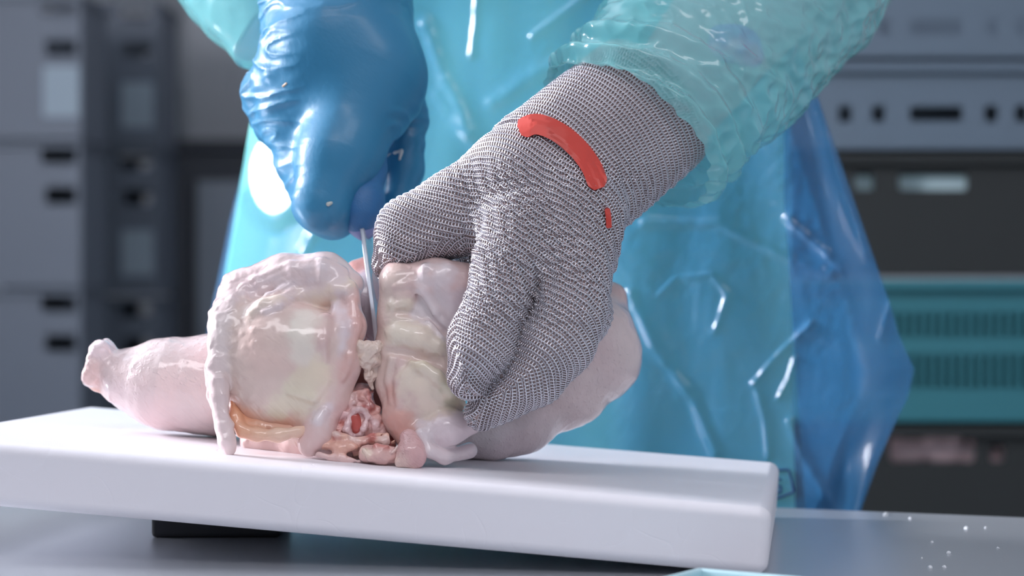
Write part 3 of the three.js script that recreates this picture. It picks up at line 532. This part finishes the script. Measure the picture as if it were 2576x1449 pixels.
{
  const g = tubeSheet([[1585, 345, 1.165], [1680, 225, 1.19], [1830, 75, 1.235], [1980, -120, 1.29], [2060, -330, 1.38]],
    (t) => lerpTable(t, [[0, 0.056], [0.06, 0.061], [0.25, 0.062], [0.5, 0.067], [0.75, 0.074], [1, 0.078]]), 0.82, 260, 300,
    (t, a, q) => {
      const near = sstep(0.45, 0.02, t), x = q.x, y = q.y, z = q.z;
      const wv = Math.sin(t * 62 + 2.2 * Math.sin(a * 1.3 + 0.4) + 3 * nz(x, y, z, 14));
      const cr = 1 - Math.abs(nz(x * 0.7 + y * 0.5, y * 1.2, z, 42)) * 2.4;
      return near * 0.0035 * wv + 0.003 * nz(x, y, z, 22) + 0.0016 * cr + 0.0009 * (1 - Math.abs(nz(x * 0.6 - y * 0.5, y + x * 0.5, z, 90)) * 3) + 0.0005 * nz(x, y, z, 150) + (t < 0.02 ? 0.001 * Math.sin(a * 23) : 0);
    });
  mesh('sleeve', g, M.sleeve, person).userData.label = 'thin turquoise film sleeve over the arm with the mesh glove';
  const h = tubeSheet([[800, 110, 1.275], [740, 25, 1.285], [640, -110, 1.31], [540, -330, 1.38]],
    (t) => lerpTable(t, [[0, 0.024], [0.1, 0.04], [0.25, 0.051], [0.6, 0.058], [1, 0.062]]), 0.8, 120, 160,
    (t, a, q) => 0.004 * nz(q.x, q.y, q.z, 20) + 0.001 * nz(q.x, q.y, q.z, 70));
  mesh('sleeve', h, M.sleeve, person).userData.label = 'thin turquoise film sleeve above the blue glove';
}
{ // cloth under the film sleeve
  const f = field([ellipsoid(1850, 112, 1.191, 74, 52, 12, 20, lin(158, 118, 210)), ellipsoid(1885, 142, 1.189, 34, 26, 10, 30, lin(206, 70, 160)), ellipsoid(1825, 128, 1.189, 42, 20, 9, 10, lin(242, 206, 230))], 0.004, { blend: 0.002, ragged: 0.004, disp: (x, y, z) => 0.0012 * fbm(x, y, z, 90, 2) });
  mesh('cloth_patch', polygonise(f, 0.0016, (x, y, z) => f.color(x, y, z)), std({ vertexColors: true, roughness: 0.8 }), person).userData.label = 'purple and white cloth showing through the film sleeve';
}
// body under the coat
{
  const c = (a, b, ra, rb) => capsule(V(...a), V(...b), ra, rb, M.c);
  const SKIN = lin(205, 168, 150), COAT = lin(134, 232, 226), GREY = lin(196, 192, 200), TROUSER = lin(214, 220, 226);
  const cc = (col, a, b, ra, rb) => capsule(V(...a), V(...b), ra, rb, col);
  const prims = [];
  for (const u of [-0.115, -0.04, 0.04, 0.115]) prims.push(cc(COAT, [u, 0.72, -1.585 + u * 0.38], [u < -0.1 ? -0.085 : u, 1.36, -1.6 + u * 0.38], 0.105, 0.1));
  prims.push(cc(COAT, [-0.212, 0.7, -1.64], [-0.08, 1.3, -1.64], 0.1, 0.1));
  prims.push(cc(COAT, [-0.16, 1.43, -1.64], [0.17, 1.43, -1.56], 0.065, 0.065), cc(SKIN, [0, 1.45, -1.6], [0, 1.58, -1.58], 0.055, 0.052));
  prims.push(cc(COAT, [0.2, 1.43, -1.55], [0.215, 1.315, -1.36], 0.055, 0.045), cc(GREY, [0.215, 1.315, -1.36], [0.095, 1.162, -1.2], 0.05, 0.032));
  prims.push(cc(COAT, [-0.2, 1.43, -1.63], [-0.27, 1.38, -1.43], 0.055, 0.045), cc(GREY, [-0.27, 1.38, -1.43], [-0.115, 1.27, -1.262], 0.042, 0.034));
  for (const u of [-0.09, 0.09]) prims.push(cc(TROUSER, [u, 0.8, -1.6 + u * 0.38], [u * 1.1, 0.45, -1.6 + u * 0.38], 0.085, 0.062), cc(TROUSER, [u * 1.1, 0.45, -1.6 + u * 0.38], [u * 1.1, 0.1, -1.62 + u * 0.38], 0.062, 0.05), cc(lin(230, 230, 232), [u * 1.1, 0.05, -1.63 + u * 0.38], [u * 1.2, 0.04, -1.5 + u * 0.38], 0.045, 0.038));
  const head = [cc(SKIN, [0, 1.66, -1.58], [0, 1.74, -1.59], 0.078, 0.092), cc(SKIN, [0, 1.605, -1.535], [0, 1.62, -1.545], 0.04, 0.045), cc(SKIN, [0, 1.69, -1.497], [0, 1.665, -1.482], 0.011, 0.014), cc(SKIN, [-0.09, 1.69, -1.6], [-0.092, 1.66, -1.6], 0.016, 0.012), cc(SKIN, [0.09, 1.69, -1.6], [0.092, 1.66, -1.6], 0.016, 0.012)];
  for (const p of head) p.k = 0.02;
  const f = field([...prims, ...head], 0.05, { margin: 0.03, blend: 0.004, disp: (x, y, z) => 0.003 * nz(x, y * 0.4, z, 22) });
  const bodyMat = std({ vertexColors: true, roughness: 0.65 });
  mesh('body', polygonise(f, 0.008, (x, y, z) => f.color(x, y, z)), bodyMat, person).userData.label = 'body in a light turquoise work coat';
  const hat = new THREE.SphereGeometry(0.104, 32, 20, 0, Math.PI * 2, 0, 1.75).scale(1, 1.05, 1.08).rotateX(-0.25).translate(0, 1.745, -1.597);
  mesh('cap', hat, std({ color: srgb(228, 234, 238), roughness: 0.8, side: THREE.DoubleSide }), person).userData.label = 'white hygiene cap';
}
// blue film apron
const apronD = (X) => 1.352 + 0.36 * (0.235 - X);
{
  const left = [[-420, 1010], [-200, 800], [0, 700], [150, 668], [300, 640], [560, 578], [820, 525], [1010, 490], [1300, 450], [1700, 430]];
  const right = [[-420, 1600], [-200, 1850], [0, 1960], [150, 2020], [250, 2062], [460, 2135], [620, 2190], [770, 2243], [840, 2262], [930, 2302], [1000, 2286], [1060, 2256], [1160, 2212], [1275, 2170], [1420, 2130], [1700, 2100]];
  const at = (tab, y) => { for (let i = 0; i + 1 < tab.length; i++) if (y <= tab[i + 1][0]) { const s = (y - tab[i][0]) / (tab[i + 1][0] - tab[i][0]); return tab[i][1] + s * (tab[i + 1][1] - tab[i][1]); } return tab[tab.length - 1][1]; };
  const creases = [
    [[[1585, 740], [1650, 880], [1740, 1000], [1800, 1140]], 16, 0.006], [[[1895, 965], [1960, 890], [2040, 815]], 9, 0.005], [[[1900, 965], [1925, 1060], [1935, 1150]], 9, 0.005], [[[1960, 1000], [1985, 950], [2000, 900]], 8, 0.005], [[[1985, 1060], [2020, 1150], [2100, 1290]], 12, 0.004],
    [[[1660, 740], [1700, 700], [1790, 690], [1830, 740], [1800, 830]], 10, 0.004], [[[1980, 550], [2060, 620], [2120, 680]], 12, 0.005], [[[1620, 560], [1800, 560], [1960, 640], [2090, 690]], 14, 0.005], [[[2060, 260], [2110, 440], [2180, 640]], 12, 0.004], [[[2240, 760], [2215, 850]], 9, 0.004],
    [[[1340, 90], [1420, 30], [1500, -30]], 12, 0.006], [[[1070, 60], [1120, 200], [1180, 330]], 22, 0.007], [[[1200, -40], [1195, 60], [1185, 140]], 10, 0.004], [[[1250, 420], [1160, 330], [1100, 240]], 20, 0.004], [[[1500, 120], [1350, 180], [1240, 260]], 26, 0.005],
    [[[700, 500], [650, 700], [620, 900]], 26, 0.006], [[[800, 560], [760, 640], [740, 760]], 18, 0.005],
  ];
  const segD = (px, py, pts) => { let m = 1e9; for (let i = 0; i + 1 < pts.length; i++) { const [ax, ay] = pts[i], [bx, by] = pts[i + 1], dx = bx - ax, dy = by - ay, t = clamp(((px - ax) * dx + (py - ay) * dy) / (dx * dx + dy * dy)); m = Math.min(m, Math.hypot(px - ax - t * dx, py - ay - t * dy)); } return m; };
  const depth = (px, py) => {
    const x0 = at(left, py), x1 = at(right, py), u = (px - x0) / (x1 - x0);
    let D = apronD((px - CX) / F * 1.42), X = (px - CX) / F * 1.42, Y = (py - CY) / F * 1.42;
    D += 0.10 * Math.max(0, 0.16 - u) / 0.16 * sstep(0.16, 0, u) + 0.02 * sstep(0.93, 1, u);
    D += 0.007 * nz(X * 1.3, Y * 0.45, 3, 16) + 0.0014 * nz(X, Y, 8, 34);
    const br = sstep(1080, 1450, px) * sstep(1500, 500, py);
    for (const [pts, w, amp] of creases) { const d = segD(px, py, pts); if (d < w * 3.2) D -= amp * 0.6 * Math.exp(-d * d / (w * w * 0.6)) * (1 + 0.5 * nz(px * 0.01, py * 0.01, 0, 2.2)); }
    D -= 0.0006 * br * nz(X, Y, 2, 140) + 0.0022 * sstep(1600, 1700, px) * sstep(480, 560, py) * sstep(1050, 900, py) * Math.max(0, 0.35 - Math.abs(nz(X, Y * 0.8, 5, 24)));
    const fx = (px - 688) / 78, fy = (py - 440) / 125, fm = sstep(1.25, 0.8, Math.hypot(fx, fy));   // a flat fold that mirrors the window
    if (fm > 0) { const D0 = apronD((688 - CX) / F * 1.42) + 0.018; D += fm * (D0 - 1.0 * (X - (688 - CX) / F * 1.42) - 0.37 * (Y - (440 - CY) / F * 1.42) - D); }
    return D;
  };
  const nu = 330, nvv = 330, pos = [], idx = [];
  for (let j = 0; j <= nvv; j++) for (let i = 0; i <= nu; i++) {
    const py = -420 + 2120 * j / nvv, u = i / nu, px = at(left, py) + u * (at(right, py) - at(left, py)), p = W(px, py, depth(px, py));
    pos.push(p.x, p.y, p.z);
  }
  for (let j = 0; j < nvv; j++) for (let i = 0; i < nu; i++) { const a = j * (nu + 1) + i; idx.push(a, a + nu + 1, a + 1, a + 1, a + nu + 1, a + nu + 2); }
  const g = new THREE.BufferGeometry(); g.setAttribute('position', new THREE.Float32BufferAttribute(pos, 3)); g.setIndex(idx); g.computeVertexNormals();
  const apron = new THREE.Group(); apron.name = 'apron'; apron.userData.label = 'creased translucent blue film apron'; person.add(apron);
  mesh('apron_film', g, M.film, apron);
  for (const off of [0.012, 0.026]) { // the same film folded back twice round the hip
    const p2 = [], i2 = [], n = 60;
    for (let j = 0; j <= n; j++) for (let i = 0; i <= 30; i++) { const py = 120 + 1560 * j / n, x0 = 1972 + Math.max(0, py - 500) * 0.07, xr = at(right, py) - 5, px = x0 + (xr - x0) * i / 30, X = (px - CX) / F * 1.42, q = W(px, py, depth(px, py) + off + 0.03 * sstep(0, 0.5, 1 - i / 30) + 0.004 * nz(X, py * 0.0001, off * 90, 40)); p2.push(q.x, q.y, q.z); }
    for (let j = 0; j < n; j++) for (let i = 0; i < 30; i++) { const a = j * 31 + i; i2.push(a, a + 31, a + 1, a + 1, a + 31, a + 32); }
    const g2 = new THREE.BufferGeometry(); g2.setAttribute('position', new THREE.Float32BufferAttribute(p2, 3)); g2.setIndex(i2); g2.computeVertexNormals();
    mesh('apron_back_layer', g2, M.film, apron).userData.label = 'folded back layer of the apron film at the hip';
  }
  // printed mark near the hem
  const line = (pts, w) => { const cv = new THREE.CatmullRomCurve3(pts.map(([x, y]) => W(x, y, depth(x, y) - 0.0012)), false, 'catmullrom', 0.1); return new THREE.TubeGeometry(cv, 40, w, 6).scale(1, 1, 1); };
  mesh('printed_mark', mergeGeometries([line([[1928, 1186], [1984, 1182], [1996, 1238], [1936, 1258], [1928, 1186]], 0.0009), line([[1966, 1206], [1946, 1206], [1946, 1222], [1964, 1224], [1964, 1238], [1944, 1240]], 0.0009)]), M.print, apron).userData.label = 'small dark blue printed mark in an angular frame';
}

// crumbs of fat on the steel
for (const [px, py, r] of [[2228, 1296, 6], [2345, 1365, 5], [2386, 1393, 5], [2430, 1331, 6], [2290, 1306, 5], [2480, 1329, 4], [2320, 1405, 4], [2510, 1380, 4], [2340, 1430, 7], [2375, 1428, 6]]) {
  const D = (EYE - TABLE_Y) * F / (py - CY), p = W(px, py, D), q = field([capsule(V(p.x, TABLE_Y + 0.0004, p.z), V(p.x + 0.003 * (rnd() - 0.3), TABLE_Y + 0.0004, p.z + 0.004 * (rnd() - 0.5)), r * D / F, r * D / F * 0.6, null)], 0.002, { margin: 0.002, disp: (x, y, z) => 0.0006 * nz(x, y, z, 350) });
  tag(mesh('fat_crumb', polygonise(q, 0.0007), std({ color: srgb(222, 226, 230), roughness: 0.4 })), 'tiny white crumb of fat lying on the bare steel table top', 'crumb', 'crumbs of fat on the table');
}

// ---------- crates in the background ----------
function holedPanel(w, h, holes, t) {
  const s = new THREE.Shape(); s.moveTo(0, 0); s.lineTo(w, 0); s.lineTo(w, h); s.lineTo(0, h); s.closePath();
  for (const [x, y, a, b] of holes) { const p = new THREE.Path(), r = Math.min(a, b) * 0.25; p.moveTo(x + r, y); p.lineTo(x + a - r, y); p.quadraticCurveTo(x + a, y, x + a, y + r); p.lineTo(x + a, y + b - r); p.quadraticCurveTo(x + a, y + b, x + a - r, y + b); p.lineTo(x + r, y + b); p.quadraticCurveTo(x, y + b, x, y + b - r); p.lineTo(x, y + r); p.quadraticCurveTo(x, y, x + r, y); s.holes.push(p); }
  return new THREE.ExtrudeGeometry(s, { depth: t, bevelEnabled: false, curveSegments: 4 }).translate(-w / 2, 0, -t);
}
function crate(name, label, group, w, h, d, holes, mat, [x, y, z], turn = 0, openBack = true) {
  const g = thing(name, label, 'crate', group); g.position.set(x, y, z); g.rotation.y = turn;
  const t = 0.006;
  mesh('front_panel', holedPanel(w - 0.004, h - 0.008, holes, t).translate(0, 0.003, -0.004), mat, g);
  mesh('back_panel', holedPanel(w - 0.004, h - 0.008, openBack ? holes : [], t).translate(0, 0.003, -d + 0.01), mat, g);
  for (const s of [-1, 1]) mesh('side_panel', box(t, h - 0.008, d - 0.024, s * (w / 2 - t), h / 2, -d / 2), mat, g);
  mesh('base', box(w - 0.02, t, d - 0.026, 0, t / 2 + 0.003, -d / 2), mat, g);
  mesh('rim', mergeGeometries([rbox(w + 0.008, 0.014, 0.012, 0, h - 0.009, 0.0), rbox(w + 0.008, 0.014, 0.012, 0, h - 0.009, -d), rbox(0.012, 0.014, d - 0.012, -w / 2, h - 0.009, -d / 2), rbox(0.012, 0.014, d - 0.012, w / 2, h - 0.009, -d / 2)]), mat, g);
  return g;
}
{ // stack at the right, behind the apron
  const D = 2.6, s = D / F, X = W(2570, 0, D).x, w = 0.6, d = 0.4, yOf = (py) => EYE - (py - CY) * s, hx = (px) => (px - 2570) * s + w / 2 - 0.002;
  const pale = std({ color: srgb(100, 116, 132), roughness: 0.5 }), black = std({ color: srgb(40, 44, 45), roughness: 0.55 }), teal = std({ color: srgb(54, 120, 132), roughness: 0.5 });
  const rows = [
    ['grey_crate', 'pale grey slotted crate, uppermost of the stack behind the apron', -90, 148, pale, [[2290, 2430, 52, 92], [2484, 2518, 50, 92], [2212, 2246, 50, 92], [2555, 2590, 50, 92]]],
    ['grey_crate', 'pale grey slotted crate standing on the black crate with a light slot', 152, 380, pale, [[2110, 2146, 270, 312], [2194, 2230, 270, 312], [2290, 2426, 272, 310], [2478, 2514, 270, 312], [2555, 2590, 270, 312]]],
    ['black_crate', 'black crate with wide slot between the grey crates and the turquoise crate', 384, 696, black, [[2262, 2436, 440, 484], [2150, 2200, 440, 484]]],
    ['turquoise_crate', 'turquoise lattice crate in the stack behind the apron', 700, 1066, teal, []],
    ['black_crate', 'black crate with pink meat showing in its slot, under the turquoise crate', 1070, 1400, black, [[2240, 2456, 1105, 1170], [2492, 2530, 1125, 1168]]],
  ];
  for (let px = 2150; px < 2800; px += 24) rows[3][5].push([px, px + 13, 790, 856], [px, px + 13, 895, 985]);
  for (const [n, label, y0, y1, mat, holes] of rows) {
    const h = (y1 - y0) * s;
    crate(n, label, undefined, w, h, d, holes.map(([a, b, c, e]) => [hx(a), (y1 - e) * s, (b - a) * s, (e - c) * s]), mat, [X, yOf(y1), -D], 0, false);
  }
  let y = yOf(1404), k = 0; const hh = y / 4;
  for (; k < 4; k++) crate('black_crate', 'plain black crate low in the stack, below the crate with meat', 'plain black crates', w, hh - 0.002, d, [[0.2, hh * 0.6, 0.2, 0.03]], black, [X, k * hh, -D]);
  // contents seen through the slots
  const meat = std({ color: srgb(226, 196, 200), roughness: 0.5 });
  for (const [px, py, r, l] of [[2275, 1140, 36, 55], [2370, 1138, 38, 60], [2440, 1142, 34, 30], [2512, 1148, 26, 18]]) {
    const f = field(chain([[px - l / 2, py, D + 0.045, r], [px + l / 2, py, D + 0.045, r]]), 0.01, { disp: (x, y2, z) => 0.003 * nz(x, y2, z, 40) });
    tag(mesh('meat_piece', polygonise(f, 0.004), meat), 'pink meat piece inside the black crate', 'meat', 'meat in the black crate');
  }
  for (const [px, py, pw, ph, l] of [[2350, 462, 176, 46, 'white card behind the wide slot of the black crate'], [2175, 462, 52, 46, 'small white card behind the round slot of the black crate']])
    tag(mesh('paper_card', box(pw * s, ph * s, 0.002, W(px, 0, D).x, yOf(py), -D - 0.016), std({ color: srgb(176, 200, 206), roughness: 0.8 })), l, 'card');
}
{ // two stacks at the left, far behind
  const m = std({ color: srgb(98, 108, 122), roughness: 0.55 }), paper = std({ color: srgb(150, 166, 178), roughness: 0.8 }), ord = ['lowest', 'second from the bottom', 'third from the bottom', 'topmost', 'topmost'];
  for (const [D, edge, who, yTop, slots, sheets] of [[4.7, 205, 'in front', 352, [100, 190], [3]], [5.3, 402, 'beside the steel cabinet', 372, [298, 388], [2, 3]]]) {
    const s = D / F, w = 0.42, d = 0.3, X = W(edge, 0, D).x - w / 2, h = 0.372 * D / 5, top = EYE - (yTop - CY) * s, n0 = Math.floor((top - 0.05) / h), y00 = top - n0 * h, lx = (px) => W(px, 0, D).x - X + w / 2;
    tag(mesh('stack_stand', rbox(w, y00 - 0.002, d, X, (y00 - 0.002) / 2, -D - d / 2), M.rubber), 'dark stand under the crate stack ' + who, 'stand');
    const holes = [[lx(slots[0]), h - 0.06, 0.085, 0.045], [lx(slots[0]) + 0.01, h - 0.155, 0.075, 0.042], [0.05, h - 0.06, 0.085, 0.045]].filter((q, i) => i < 2 || lx(slots[0]) > 0.2);
    for (let k = 0; k < n0 + 1; k++) {
      const y = y00 + k * h;
      crate('tall_crate', 'dark grey tall crate in the stack ' + who + ', ' + ord[k], 'crates of the stack ' + who, w, h - 0.002, d, holes, m, [X, y, -D]);
      if (sheets.includes(k)) tag(mesh('label_sheet', box(0.085, 0.12, 0.001, X - w / 2 + lx(slots[0]) + 0.05, y + 0.115, -D - 0.0034), paper), 'pale label sheet on crate ' + ord[k] + ', stack ' + who, 'label');
    }
  }
  // steel cabinet
  const g = thing('steel_cabinet', 'grey steel cabinet with doors behind the crate stacks', 'cabinet');
  const Dc = 5.6, sc = Dc / F, x0 = W(425, 0, Dc).x, x1 = x0 + 1.1, yt = EYE - (352 - CY) * sc, cm = std({ color: srgb(140, 148, 158), roughness: 0.4, metalness: 0.3 }), dk = std({ color: srgb(66, 70, 78), roughness: 0.6 });
  mesh('body', rbox(x1 - x0, yt - 0.03, 0.5, (x0 + x1) / 2, (yt - 0.03) / 2, -Dc - 0.26), dk, g);
  mesh('cabinet_top', rbox(x1 - x0 + 0.04, 0.03, 0.54, (x0 + x1) / 2, yt - 0.014, -Dc - 0.26), dk, g);
  for (let i = 0; i < 3; i++) { const d = mesh('door', rbox(0.28, yt - 0.2, 0.02, x0 + 0.22 + i * 0.33, (yt - 0.03) / 2, -Dc + 0.002), cm, g); mesh('handle', rbox(0.012, 0.14, 0.02, x0 + 0.12 + i * 0.33, yt * 0.6, -Dc + 0.022), M.steel, d); }
  tag(mesh('wall_panel', rbox(1.6, 1.2, 0.02, x0 + 0.75, yt + 0.63, -Dc - 0.62), std({ color: srgb(196, 200, 206), roughness: 0.6 })), 'plain grey panel above the steel cabinet', 'panel');
}
renderer.render(scene, camera);
